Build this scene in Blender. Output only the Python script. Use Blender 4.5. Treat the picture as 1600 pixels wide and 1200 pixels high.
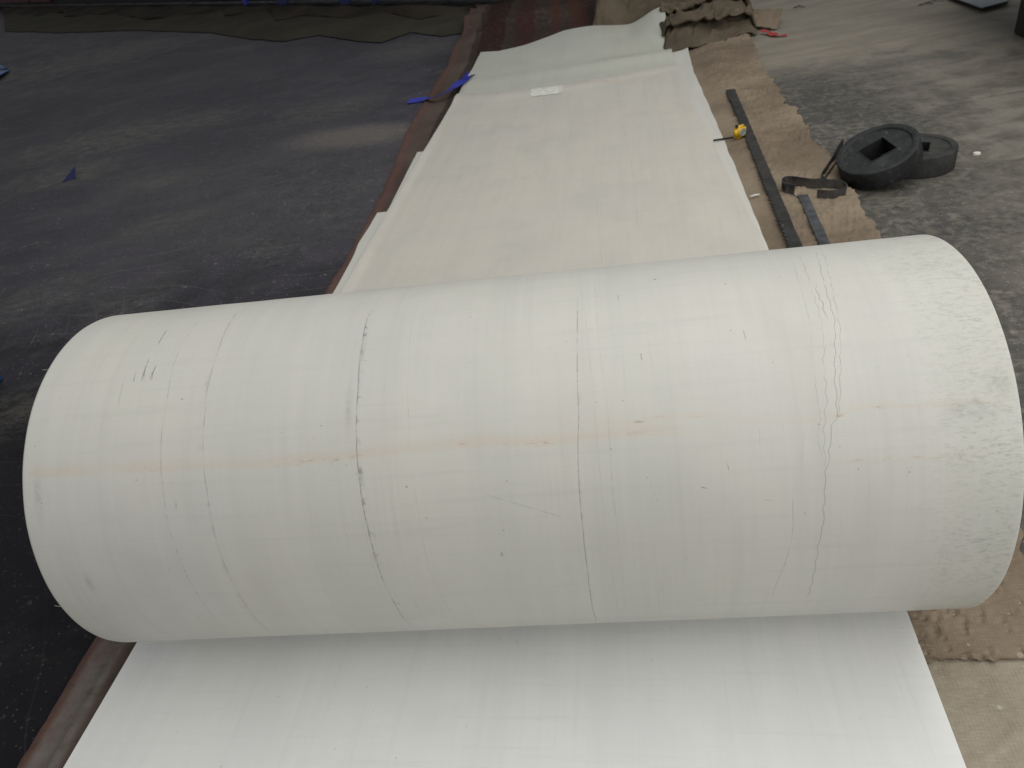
import bpy, bmesh, math, random
from mathutils import Vector, Matrix, noise
random.seed(7)
for o in list(bpy.data.objects): bpy.data.objects.remove(o)
SC = bpy.context.scene
# ---------------------------------------------------------------- camera
S = 1.3; T0 = 0.018                                   # T0: height of the upper face of the lowest white belt
f_, pitch, croll, yaw = 1195.92, 0.600743, -0.171257, -0.203723
Wb = 1.23512*S
CAM = Vector((0.866349*S, -0.192563*S, 1.0*S + T0))
cp, sp = math.cos(pitch), math.sin(pitch)
FW = Vector((math.sin(yaw)*cp, math.cos(yaw)*cp, -sp))
R0 = FW.cross(Vector((0, 0, 1))).normalized(); U0 = R0.cross(FW)
RT = math.cos(croll)*R0 + math.sin(croll)*U0
UP = -math.sin(croll)*R0 + math.cos(croll)*U0
cd = bpy.data.cameras.new('camera'); cam = bpy.data.objects.new('camera', cd); SC.collection.objects.link(cam)
cd.sensor_width = 36; cd.lens = f_*36/1600; cd.clip_end = 200; cd.clip_start = 0.02
M = Matrix((RT, UP, -FW)).transposed().to_4x4(); M.translation = CAM; cam.matrix_world = M
SC.camera = cam
cd.dof.use_dof = True; cd.dof.focus_distance = 1.35; cd.dof.aperture_fstop = 9.0
# ---------------------------------------------------------------- light
w = bpy.data.worlds.new('World'); SC.world = w; w.use_nodes = True
bg = w.node_tree.nodes['Background']; bg.inputs[0].default_value = (0.93, 0.96, 1.0, 1); bg.inputs[1].default_value = 0.22
def area(name, loc, target, sx, sy, power, col):
    l = bpy.data.lights.new(name, 'AREA'); l.shape = 'RECTANGLE'; l.size = sx; l.size_y = sy; l.energy = power; l.color = col
    o = bpy.data.objects.new(name, l); SC.collection.objects.link(o); o.location = loc
    o.rotation_euler = (Vector(target)-Vector(loc)).to_track_quat('-Z', 'Y').to_euler(); return o
area('roof_light_lamp', (3.0, 1.4, 5.4), (3.0, 1.4, 0), 5.2, 8.0, 270, (1.0, 0.985, 0.95)).rotation_euler = (0, math.radians(6), 0)
area('doorway_lamp', (5.0, -2.6, 3.0), (1.0, 1.2, 0.2), 4.0, 3.0, 150, (1.0, 0.98, 0.95))
SC.view_settings.view_transform = 'Standard'; SC.view_settings.look = 'None'; SC.view_settings.gamma = 1; SC.view_settings.exposure = 0
# ---------------------------------------------------------------- helpers
def ray(px, py): return FW + RT*((px-800)/f_) - UP*((py-600)/f_)
def G(px, py, z=0.0):                                  # the point at height z seen at photo position px, py
    d = ray(px, py); t = (z-CAM.z)/d.z; return CAM + d*t
ANG = 0.0456665; RR = 0.259090*S
_xm = (0.061549+1.262577)/2*S; RL = (1.262577-0.061549)*S/math.cos(ANG)
RC = Vector((_xm, (0.690751*S)+(_xm-Wb/2)*math.tan(ANG), 0))
AX = Vector((math.cos(ANG), math.sin(ANG), 0)); PE = Vector((-math.sin(ANG), math.cos(ANG), 0))
ZC = T0 + 0.261090*S
def RV(px, py):                                        # photo position -> (along axis, arc length from the top towards the camera)
    d = ray(px, py); o = CAM - Vector((RC.x, RC.y, ZC))
    dy, dz, oy, oz = d.dot(PE), d.z, o.dot(PE), o.z
    a = dy*dy+dz*dz; b = 2*(oy*dy+oz*dz); c = oy*oy+oz*oz-RR*RR
    D = max(b*b-4*a*c, 0); t = (-b-math.sqrt(D))/(2*a)
    u = o.dot(AX)+t*d.dot(AX); y = oy+t*dy; z = oz+t*dz
    return (u, math.atan2(-y, z)*RR)
def new(name, me, parent=None):
    o = bpy.data.objects.new(name, me); SC.collection.objects.link(o)
    if parent: o.parent = parent
    return o
def empty(name, loc=(0, 0, 0), rz=0):
    o = bpy.data.objects.new(name, None); SC.collection.objects.link(o); o.location = loc; o.rotation_euler = (0, 0, rz)
    o.empty_display_size = .05; return o
def tag(o, label, cat, group=None):
    o['label'] = label; o['category'] = cat
    if group: o['group'] = group
    return o
def mesh(name, V, F, mat, parent=None, smooth=True, uv=None):
    me = bpy.data.meshes.new(name); me.from_pydata([tuple(v) for v in V], [], F); me.update()
    if mat: me.materials.append(mat)
    if smooth:
        me.polygons.foreach_set('use_smooth', [True]*len(me.polygons))
    if uv:
        l = me.uv_layers.new(name='UVMap')
        for lp in me.loops: l.data[lp.index].uv = uv[lp.vertex_index]
    return new(name, me, parent)
def flat_sharp(o, ang=40):
    bm = bmesh.new(); bm.from_mesh(o.data)
    for e in bm.edges:
        if len(e.link_faces) == 2 and e.calc_face_angle(0) > math.radians(ang): e.smooth = False
    bm.to_mesh(o.data); bm.free(); return o
def slab(name, fn, nx, ny, th, mat, parent=None, uvfn=None):
    """sheet with thickness: fn(s,t) is its top face; th metres straight down"""
    V = []; uv = []; n1 = (nx+1)*(ny+1)
    for k in (0, 1):
        for j in range(ny+1):
            for i in range(nx+1):
                p = Vector(fn(i/nx, j/ny)); q = uvfn(i/nx, j/ny) if uvfn else (p.x, p.y)
                V.append(p - Vector((0, 0, th*k))); uv.append(q)
    F = []
    I = lambda i, j, k: k*n1 + j*(nx+1) + i
    for j in range(ny):
        for i in range(nx):
            F.append((I(i, j, 0), I(i+1, j, 0), I(i+1, j+1, 0), I(i, j+1, 0)))
            F.append((I(i, j, 1), I(i, j+1, 1), I(i+1, j+1, 1), I(i+1, j, 1)))
    for i in range(nx):
        F.append((I(i, 0, 0), I(i, 0, 1), I(i+1, 0, 1), I(i+1, 0, 0)))
        F.append((I(i, ny, 0), I(i+1, ny, 0), I(i+1, ny, 1), I(i, ny, 1)))
    for j in range(ny):
        F.append((I(0, j, 0), I(0, j+1, 0), I(0, j+1, 1), I(0, j, 1)))
        F.append((I(nx, j, 0), I(nx, j, 1), I(nx, j+1, 1), I(nx, j+1, 0)))
    o = mesh(name, V, F, mat, parent, True, uv)
    return flat_sharp(o, 50)
def extrude(name, P, h, mat, parent=None, z0=0.0, bevel=0.0):
    """flat outline P (x,y) standing from z0 to z0+h"""
    bm = bmesh.new(); vs = [bm.verts.new((x, y, z0+h)) for x, y in P]; f = bm.faces.new(vs)
    r = bmesh.ops.extrude_face_region(bm, geom=[f]); 
    for v in r['geom']:
        if isinstance(v, bmesh.types.BMVert): v.co.z -= h
    bmesh.ops.recalc_face_normals(bm, faces=bm.faces)
    if bevel: bmesh.ops.bevel(bm, geom=[e for e in bm.edges], offset=bevel, segments=1, affect='EDGES')
    me = bpy.data.meshes.new(name); bm.to_mesh(me); bm.free()
    if mat: me.materials.append(mat)
    return new(name, me, parent)
def tube(name, P, r, mat, parent=None, n=8):
    V = []; F = []
    for k, p in enumerate(P):
        a = Vector(P[max(k-1, 0)]); b = Vector(P[min(k+1, len(P)-1)]); d = (b-a).normalized()
        s = d.cross(Vector((0, 0, 1))); s = s.normalized() if s.length > 1e-4 else Vector((1, 0, 0)); u = s.cross(d)
        rr = r[k] if isinstance(r, (list, tuple)) else r
        for i in range(n):
            t = 2*math.pi*i/n; V.append(Vector(p)+rr*(math.cos(t)*s+math.sin(t)*u))
    for k in range(len(P)-1):
        for i in range(n): F.append((k*n+i, k*n+(i+1) % n, (k+1)*n+(i+1) % n, (k+1)*n+i))
    F.append(tuple(range(n))[::-1]); F.append(tuple((len(P)-1)*n+i for i in range(n)))
    return mesh(name, V, F, mat, parent)
def band(name, P, z0, z1, th, mat, parent=None, teeth=0.0):
    """strip of metal standing on its edge along the plan path P"""
    V = []; F = []; n = len(P)
    for k, p in enumerate(P):
        a = Vector(P[max(k-1, 0)]); b = Vector(P[min(k+1, n-1)]); d = (b-a); d = Vector((-d.y, d.x)).normalized()*th/2
        p = Vector(p); t = teeth if k % 2 else 0
        for q in (p+d, p-d): V.append((q.x, q.y, z0)); V.append((q.x, q.y, z1-t))
    for k in range(n-1):
        A = 4*k; B = A+4
        F += [(A, B, B+1, A+1), (A+2, A+3, B+3, B+2), (A+1, B+1, B+3, A+3), (A, A+2, B+2, B)]
    F += [(0, 1, 3, 2), (4*n-4, 4*n-2, 4*n-1, 4*n-3)]
    o = mesh(name, V, F, mat, parent); return flat_sharp(o, 50)
def lerp(P, t):                                        # piecewise linear y(x) or point list
    if t <= P[0][0]: return P[0][1]
    for a, b in zip(P, P[1:]):
        if t <= b[0]: return a[1]+(b[1]-a[1])*(t-a[0])/(b[0]-a[0])
    return P[-1][1]
def sm(a, b, x):
    t = min(max((x-a)/(b-a), 0), 1); return t*t*(3-2*t)
def nz(x, y, z=0.0): return noise.noise(Vector((x, y, z)))
def resample(P, n):
    L = [0]
    for a, b in zip(P, P[1:]): L.append(L[-1]+(Vector(b)-Vector(a)).length)
    out = []
    for k in range(n):
        t = L[-1]*k/(n-1); i = 0
        while i < len(L)-2 and t > L[i+1]: i += 1
        s = (t-L[i])/max(L[i+1]-L[i], 1e-9); out.append(Vector(P[i]).lerp(Vector(P[i+1]), s))
    return out
def catmull(P, m=8):
    P = [Vector(p) for p in P]; Q = [2*P[0]-P[1]]+P+[2*P[-1]-P[-2]]; out = []
    for i in range(1, len(Q)-2):
        for k in range(m):
            t = k/m; a, b, c, d = Q[i-1:i+3]
            out.append(0.5*((2*b)+(c-a)*t+(2*a-5*b+4*c-d)*t*t+(3*b-a-3*c+d)*t**3))
    out.append(P[-1]); return out
# ---------------------------------------------------------------- material language
class Mt:
    def __init__(s, name):
        s.m = bpy.data.materials.new(name); s.m.use_nodes = True; s.t = s.m.node_tree; s.n = s.t.nodes
        s.b = s.n['Principled BSDF']; s.tc = None
    def node(s, ty, **k):
        n = s.n.new(ty)
        for a, b in k.items(): setattr(n, a, b)
        return n
    def put(s, v, inp):
        if isinstance(v, X): s.t.links.new(v.s, inp)
        elif v is not None:
            if isinstance(v, (tuple, list)) and len(v) == 3 and inp.type == 'RGBA': v = (*v, 1)
            inp.default_value = v
    def math(s, op, a, b=None, c=None, clamp=False):
        n = s.node('ShaderNodeMath', operation=op, use_clamp=clamp); s.put(a, n.inputs[0])
        if b is not None: s.put(b, n.inputs[1])
        if c is not None: s.put(c, n.inputs[2])
        return X(s, n.outputs[0])
    def coord(s, kind='Object'):
        if not s.tc: s.tc = s.node('ShaderNodeTexCoord')
        return X(s, s.tc.outputs[kind])
    def xyz(s, v):
        n = s.node('ShaderNodeSeparateXYZ'); s.put(v, n.inputs[0]); return [X(s, o) for o in n.outputs]
    def vec(s, x, y, z=0.0):
        n = s.node('ShaderNodeCombineXYZ'); s.put(x, n.inputs[0]); s.put(y, n.inputs[1]); s.put(z, n.inputs[2]); return X(s, n.outputs[0])
    def noise(s, v, sc=1, det=2, ro=.5, dist=0):
        n = s.node('ShaderNodeTexNoise'); s.put(v, n.inputs['Vector']); n.inputs['Scale'].default_value = sc
        n.inputs['Detail'].default_value = det; n.inputs['Roughness'].default_value = ro; n.inputs['Distortion'].default_value = dist
        return X(s, n.outputs[0])
    def voro(s, v, sc=1, feat='F1', rnd=1.0):
        n = s.node('ShaderNodeTexVoronoi', feature=feat); s.put(v, n.inputs['Vector']); n.inputs['Scale'].default_value = sc
        n.inputs['Randomness'].default_value = rnd
        return X(s, n.outputs['Distance']), (X(s, n.outputs['Color']) if feat == 'F1' else None)
    def ss(s, x, a, b, lo=0.0, hi=1.0):
        n = s.node('ShaderNodeMapRange', interpolation_type='SMOOTHSTEP')
        s.put(x, n.inputs[0]); s.put(a, n.inputs[1]); s.put(b, n.inputs[2]); s.put(lo, n.inputs[3]); s.put(hi, n.inputs[4]); return X(s, n.outputs[0])
    def mix(s, f, a, b, mode='MIX'):
        n = s.node('ShaderNodeMix', data_type='RGBA', blend_type=mode); s.put(f, n.inputs[0]); s.put(a, n.inputs[6]); s.put(b, n.inputs[7]); return X(s, n.outputs[2])
    def curve(s, x, pts):
        """piecewise linear function of x through pts, as a float curve"""
        pts = sorted(pts); x0, x1 = pts[0][0], pts[-1][0]; ys = [p[1] for p in pts]; y0, y1 = min(ys), max(ys)
        if y1-y0 < 1e-5: y1 = y0+1e-5
        n = s.node('ShaderNodeFloatCurve'); c = n.mapping.curves[0]
        P = [((a-x0)/(x1-x0), (b-y0)/(y1-y0)) for a, b in pts]
        c.points[0].location = P[0]; c.points[1].location = P[-1]
        for p in P[1:-1]: c.points.new(*p)
        for p in c.points: p.handle_type = 'AUTO_CLAMPED'
        n.mapping.update()
        s.put((x-x0)*(1/(x1-x0)), n.inputs['Value'])
        return X(s, n.outputs[0])*(y1-y0)+y0
    def bump(s, h, st=.3, d=.001, nrm=None):
        n = s.node('ShaderNodeBump'); s.put(h, n.inputs['Height']); n.inputs['Strength'].default_value = st; n.inputs['Distance'].default_value = d
        if nrm is not None: s.put(nrm, n.inputs['Normal'])
        return X(s, n.outputs[0])
    def out(s, col=None, rough=None, metal=None, nrm=None, spec=None, alpha=None):
        for k, v in (('Base Color', col), ('Roughness', rough), ('Metallic', metal), ('Normal', nrm), ('Specular IOR Level', spec), ('Alpha', alpha)):
            if v is not None: s.put(v, s.b.inputs[k])
        return s.m
class X:
    def __init__(s, m, k): s.m = m; s.s = k
    def __add__(a, b): return a.m.math('ADD', a, b)
    __radd__ = __add__
    def __mul__(a, b): return a.m.math('MULTIPLY', a, b)
    __rmul__ = __mul__
    def __sub__(a, b): return a.m.math('SUBTRACT', a, b)
    def __rsub__(a, b): return a.m.math('SUBTRACT', b, a)
    def abs(a): return a.m.math('ABSOLUTE', a)
    def max(a, b): return a.m.math('MAXIMUM', a, b)
    def min(a, b): return a.m.math('MINIMUM', a, b)
    def sin(a): return a.m.math('SINE', a)
def rgb(r, g, b):                                       # sRGB 0..255 -> linear
    f = lambda c: c/255/12.92 if c/255 <= .04045 else ((c/255+.055)/1.055)**2.4
    return (f(r), f(g), f(b))
def simple(name, col, rough=.5, metal=0, var=.15, sc=30, bump=.0):
    m = Mt(name); v = m.coord(); n = m.noise(v, sc, 4, .6)
    c = m.mix(m.ss(n, .3, .7), tuple(x*(1-var) for x in col), tuple(min(x*(1+var), 1) for x in col))
    nr = m.bump(m.noise(v, sc*6, 3), bump, .001) if bump else None
    return m.out(c, m.ss(n, .2, .8, rough*.8, min(rough*1.15, 1)), metal, nr)
# ---- white belting: cream canvas with rub marks, hairlines, rust and specks
def belting(name, base=(0.60, 0.59, 0.545), lines=(), scratches=(), rust=(), smear=(), edge=None, seed=0.0, dirt=1.0, warm=1.0):
    m = Mt(name); uv = m.coord('UV'); U, V, _ = m.xyz(uv); P = m.vec(U, V, seed)
    big = m.noise(P, 2.3, 3, .55, .3); col = m.mix(m.ss(big, .35, .68), tuple(base), tuple(b*k for b, k in zip(base, (1.035, 1.03, 1.0))))
    pat = m.noise(m.vec(U, V, seed+3), 5.5, 4, .6); col = m.mix(m.ss(pat, .5, .75)*(.5*warm), col, (base[0]*1.0, base[1]*.965, base[2]*.93))
    pat2 = m.noise(m.vec(U, V, seed+9), 4.0, 5, .65); col = m.mix(m.ss(pat2, .46, .70)*.42*dirt, col, tuple(b*k for b, k in zip(base, (.90, .905, .915))))
    # rub marks along the travel of the belt and weft streaks across it
    s1 = m.noise(m.vec(U*38, V*1.6, seed), 1, 5, .65); s2 = m.noise(m.vec(U*2.6, V*85, seed), 1, 6, .75); s3 = m.noise(m.vec(U*160, V*7, seed+2), 1, 3, .6)
    col = m.mix(m.ss(s1, .52, .8)*.40*dirt, col, tuple(b*.86 for b in base))
    col = m.mix(m.ss(s1, .5, .25)*.25, col, tuple(min(b*1.09, 1) for b in base))
    col = m.mix(m.ss(s2, .48, .74)*.42, col, tuple(b*.86 for b in base))
    s4 = m.noise(m.vec(U*11, V*.9, seed+7), 1, 4, .6); s5 = m.noise(m.vec(U*95, V*2.2, seed+4), 1, 4, .7)
    col = m.mix(m.ss(s4, .46, .66)*.38, col, tuple(b*k for b, k in zip(base, (.915, .92, .918))))
    col = m.mix(m.ss(s5, .52, .76)*.35*m.ss(s4, .4, .6, .4, 1.0), col, tuple(b*.84 for b in base))
    col = m.mix(m.ss(s5, .48, .28)*.25, col, tuple(min(b*1.08, 1) for b in base))
    col = m.mix(m.ss(s3, .55, .85)*.22*m.ss(pat, .4, .6), col, tuple(b*.80 for b in base))
    brk = m.noise(m.vec(U*90, V*90, seed+5), 1, 3, .7); brk2 = m.noise(m.vec(U*9, V*26, seed+1), 1, 3, .6)
    wob = (m.noise(m.vec(U*3, V*60, seed), 1, 3, .7)-.5)*.0035
    dark = None
    for ln in lines:
        pts = sorted([(v, u) for u, v in ln['p']]); v0, v1 = pts[0][0], pts[-1][0]
        c = m.curve(V, pts)+wob*ln.get('wob', 1)
        if ln.get('sc'):
            c = c + (V*ln.get('k', 150)+brk2*3).sin().abs()*ln['sc']
        d = U-c; wd = ln.get('w', .0008)
        a = m.ss(d.abs(), wd*.2, wd*1.0, 1.0, 0.0)
        env = m.ss(V, v0, v0+.02)*m.ss(V, v1-.02, v1, 1.0, 0.0)
        a = a*env*m.ss(brk2*.55+brk*.45, ln.get('b', .42)+.05, ln.get('b', .42)+.2, .18, 1.0)*ln.get('a', .8)*.62
        if ln.get('smudge'):
            q = m.ss(d*ln.get('side', 1), 0.0, .012, 1.0, 0.0)*m.ss(d*ln.get('side', 1), -.001, 0.0)*env*m.ss(brk, .52, .70)*m.ss(brk2, .42, .6)*ln['smudge']
            a = a.max(q)
        dark = a if dark is None else dark.max(a)
    for (u0, v0, u1, v1, wd, st) in scratches:
        L = math.hypot(u1-u0, v1-v0); cx, cy = (u0+u1)/2, (v0+v1)/2; dx, dy = (u1-u0)/L, (v1-v0)/L
        al = (U-cx)*dx+(V-cy)*dy; ac = (U-cx)*(-dy)+(V-cy)*dx+wob*.2
        a = m.ss(ac.abs(), wd*.3, wd*1.2, 1.0, 0.0)*m.ss(al.abs(), L*.25, L*.55, 1.0, 0.0)*m.ss(brk, .38, .52, .2, 1.0)*st
        dark = a if dark is None else dark.max(a)
    # specks: sparse pits of different sizes
    for sc, r, cut in ((16, .045, .62), (34, .07, .86), (75, .11, .9)):
        d, cc = m.voro(P, sc); r_, g_, b_ = m.xyz(cc)
        a = m.ss(d, r*.45, r, 1.0, 0.0)*m.ss(r_, cut, cut+.02)*m.ss(g_, .0, 1.0, .15, .75)
        dark = a if dark is None else dark.max(a)
    d4, _c = m.voro(m.vec(U*1.0, V*.35, seed+4), 150); dark = dark.max(m.ss(d4, .06, .16, 1.0, 0.0)*m.ss(pat2, .60, .72)*.35*dirt)
    for sx in smear:                                     # local grey smudges (u, v, ru, rv, strength)
        a = m.math('POWER', ((U-sx[0])*(1/sx[2]))*((U-sx[0])*(1/sx[2]))+((V-sx[1])*(1/sx[3]))*((V-sx[1])*(1/sx[3])), .5)
        dark = dark.max(m.ss(a+(brk-.5)*.9, .2, 1.1, 1.0, 0.0)*m.ss(brk, .4, .65, .25, 1.0)*sx[4])
    col = m.mix(dark*.85, col, (.055, .052, .05))
    for rs in rust:
        pts = rs['p']; u0, u1 = min(p[0] for p in pts), max(p[0] for p in pts)
        c = m.curve(U, pts)+(m.noise(m.vec(U*14, V*3, seed), 1, 3)-.5)*.010
        d = V-c; env = m.ss(U, u0, u0+.03)*m.ss(U, u1-.04, u1, 1.0, 0.0)
        n1 = m.noise(m.vec(U*7, V*20, seed+8), 1, 4, .65); n2 = m.noise(m.vec(U*55, V*190, seed+8), 1, 3, .7)
        wash = m.ss(d, -rs['w'], 0.0)*m.ss(d, 0.0, rs['w']*.35, 1.0, 0.0)*m.ss(n1, .26, .58, .35, 1.0)*env
        core = m.ss(d.abs(), .001, rs['w']*.35, 1.0, 0.0)*m.ss(n2, .52, .66)*m.ss(n1, .42, .58)*env
        col = m.mix(wash*rs.get('a', .35), col, (.60, .46, .33)); col = m.mix(core*rs.get('c', .7), col, (.36, .20, .11))
    if edge:                                             # grubby band towards one end
        e = m.ss(U+(pat-.5)*.08, edge[0], edge[1]); n = m.noise(m.vec(U*70, V*210, seed+6), 1, 6, .85)
        col = m.mix(e*m.ss(n, .47, .66)*m.ss(pat2, .36, .56, .3, 1.0)*edge[2]*.85, col, (.20, .19, .16)); col = m.mix(e*.3, col, (.52, .53, .47))
    weave = (U*3400).sin()*.25+(V*2600).sin()*.25
    h = s2*.5+s1*.5+weave*.12+m.noise(P, 420, 2)*.35
    nr = m.bump(h, .28, .0009)
    return m.out(col, m.ss(pat+s2*.3, .4, .9, .40, .58), 0, nr, .42)
# ================================================================ SETTING: floor
fm = Mt('worn_concrete'); v = fm.coord(); x_, y_, z_ = fm.xyz(v)
n1 = fm.noise(v, .9, 5, .6, .4); n2 = fm.noise(v, 5, 6, .65, .6); n3 = fm.noise(v, 26, 6, .72); n4 = fm.noise(v, 110, 4, .7)
str_ = fm.noise(fm.vec(x_*1.2+y_*.35, y_*6.0-x_*1.8, 0.0), 1.3, 6, .65, .5)
grey = fm.mix(fm.ss(n2*.5+str_*.5, .38, .62), (.115, .106, .088), (.205, .185, .152))
grey = fm.mix(fm.ss(n1+n2*.3, .55, .85), grey, (.235, .212, .172))
lightb = fm.ss(y_-x_*.30+(n2-.5)*.5, 4.05, 4.35)                                   # paler slab behind the joint
grey = fm.mix(lightb*.62, grey, fm.mix(fm.ss(str_, .35, .65), (.235, .205, .158), (.31, .275, .215)))
oil = fm.ss(x_+(n2-.5)*1.1+(y_-3.5).abs()*.06, 2.25, 3.0, 1.0, 0.0)*fm.ss(n3*.55+n2*.45, .38, .54)*fm.ss(y_, 4.3, 5.0, 1.0, 0.0)
grey = fm.mix(oil*.78, grey, (.030, .030, .029))
dark = fm.mix(fm.ss(n2*.6+n1*.4, .36, .62), (.025, .0228, .031), (.056, .051, .064))
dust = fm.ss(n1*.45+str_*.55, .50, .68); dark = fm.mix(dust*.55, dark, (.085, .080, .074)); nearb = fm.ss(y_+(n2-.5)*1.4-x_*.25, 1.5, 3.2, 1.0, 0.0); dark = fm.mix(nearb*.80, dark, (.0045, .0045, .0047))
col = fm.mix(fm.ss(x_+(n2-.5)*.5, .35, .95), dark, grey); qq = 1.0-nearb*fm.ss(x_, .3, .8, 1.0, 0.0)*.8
# the pale swept patch beside the belt and scattered chips
pp = fm.vec((x_+.55)*1.3+(y_-4.4)*.25, (y_-4.45)*2.6, 0.0); ln_ = fm.node('ShaderNodeVectorMath', operation='LENGTH'); fm.put(pp, ln_.inputs[0])
patch = fm.ss(X(fm, ln_.outputs['Value'])+(n3-.5)*.9, .25, .85, 1.0, 0.0); col = fm.mix(patch*.62, col, (.18, .160, .138))
pp = fm.vec((x_+.85)*.75, (y_-3.7)*.72+(x_+.85)*.25, 0.0); ln_ = fm.node('ShaderNodeVectorMath', operation='LENGTH'); fm.put(pp, ln_.inputs[0])
patch2 = fm.ss(X(fm, ln_.outputs['Value'])+(n2-.5)*1.6, .35, 1.0, 1.0, 0.0)*fm.ss(n3*.5+n4*.5, .42, .58); col = fm.mix(patch2*.5, col, (.095, .092, .086))
acc = None
for (px_, py_, rx, ry, am) in ((130, 95, .9, .45, .8), (175, 215, .75, .38, 1.0), (305, 190, .45, .28, .8), (110, 270, .5, .25, .9), (235, 285, .4, .2, .6), (60, 240, .5, .3, .5), (520, 170, .45, .30, .7), (650, 75, .4, .35, .7), (60, 470, .5, .25, .5), (190, 480, .28, .22, .5), (250, 350, .4, .2, .5), (30, 640, .25, .2, .5)):
    w0 = G(px_, py_); k_ = max(1, (w0-CAM).length/5); e_x = (x_-w0.x)*.92+(y_-w0.y)*.4; e_y = (y_-w0.y)*.92-(x_-w0.x)*.4
    ln2 = fm.math('POWER', (e_x*(1/(rx*k_)))*(e_x*(1/(rx*k_)))+(e_y*(1/(ry*k_*1.3)))*(e_y*(1/(ry*k_*1.3))), .5)
    q_ = fm.ss(ln2+(n2-.5)*1.5, .2, 1.0, 1.0, 0.0)*am; acc = q_ if acc is None else acc.max(q_)
rough_ = fm.noise(fm.vec(x_*9+y_*3, y_*18-x_*4, 2.0), 1, 8, .85); col = fm.mix(acc*fm.ss(rough_, .42, .58, .1, 1.0)*.85, col, (.125, .120, .100)); gr_ = fm.noise(fm.vec(x_*60, y_*60, 1.0), 1, 4, .8); col = fm.mix(fm.ss(gr_, .58, .70)*.45*fm.ss(x_, .3, .8, 1.0, 0.0)*(1.0-nearb*.5), col, (.16, .155, .15))
mott = fm.ss(fm.noise(fm.vec(x_*1.1+y_*.5, y_*2.2-x_*.5, 5.0), 1, 8, .75, .6), .53, .66)*fm.ss(n3, .42, .58)*fm.ss(x_, .3, .8, 1.0, 0.0)*(1.0-nearb*.8); col = fm.mix(mott*.55, col, (.115, .110, .096))
d, cc = fm.voro(v, 22); r_, g_, b_ = fm.xyz(cc)
chips = fm.ss(d+(n3-.5)*.2, .08, .18, 1.0, 0.0)*fm.ss(r_, .60, .75)*fm.ss(n2, .45, .6); col = fm.mix(chips*.8*qq, col, (.26, .245, .22))
d, cc = fm.voro(v, 75); r_, g_, b_ = fm.xyz(cc)
chips2 = fm.ss(d, .12, .24, 1.0, 0.0)*fm.ss(r_, .5, .75)*fm.ss(n2, .36, .56); col = fm.mix(chips2*.85*qq, col, (.30, .285, .26))
pits = fm.ss(n4*.5+n3*.5, .56, .66); col = fm.mix(pits*.6, col, (.012, .012, .012)); wornp = fm.ss(fm.noise(fm.vec(x_*3.2+y_*.8, y_*6.5, 3.0), 1, 8, .8, .8), .54, .66)*fm.ss(x_, 1.2, 1.8)*fm.ss(x_+(n2-.5), 2.6, 3.3, 1.0, .12); col = fm.mix(wornp*.45, col, (.215, .20, .165))
# scratches: thin warped lines
scr = None
for (a, b, sh, k) in ((1.0, .12, 1.3, 7), (.35, 1.0, 2.1, 9), (1.0, -.45, 3.7, 6)):
    q = (x_*b+y_*a)*k+fm.noise(fm.vec(x_*.8, y_*.8, sh), 1, 2)*5; fr = fm.math('FRACT', q)
    t_ = fm.ss((fr-.5).abs(), .006, .022, 1.0, 0.0)*fm.ss(fm.noise(fm.vec(x_*1.6, y_*1.6, sh+7), 1, 3, .6), .55, .66)
    scr = t_ if scr is None else scr.max(t_)
quiet = 1.0-nearb*fm.ss(x_, .3, .8, 1.0, 0.0)*.85; col = fm.mix(scr*.38*quiet, col, (.20, .19, .17))
# joints between slabs on the concrete side
def joint(off, slope, w0, amt):
    q = (y_-x_*slope-off+(n3-.5)*.04+(n2-.5)*.12).abs(); return fm.ss(q, w0*.3, w0, 1.0, 0.0)*amt*fm.ss(x_, .9, 1.4)
jn = joint(3.55, .12, .014, .6)*fm.ss(n3, .44, .6); jn2 = joint(4.20, .30, .02, .2)
col = fm.mix(jn.max(jn2), col, (.035, .033, .03))
h = n2*.6+n3*.35+n4*.25+pits*-.5
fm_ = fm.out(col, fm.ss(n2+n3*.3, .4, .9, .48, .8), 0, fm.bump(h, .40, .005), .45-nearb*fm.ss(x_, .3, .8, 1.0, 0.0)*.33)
V = []; F = []
NX = 60
for j in range(NX+1):
    for i in range(NX+1): V.append((-40+80*i/NX, -25+85*j/NX, 0))
for j in range(NX):
    for i in range(NX): k = j*(NX+1)+i; F.append((k, k+1, k+NX+2, k+NX+1))
floor = mesh('floor', V, F, fm_); floor['kind'] = 'structure'
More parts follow.
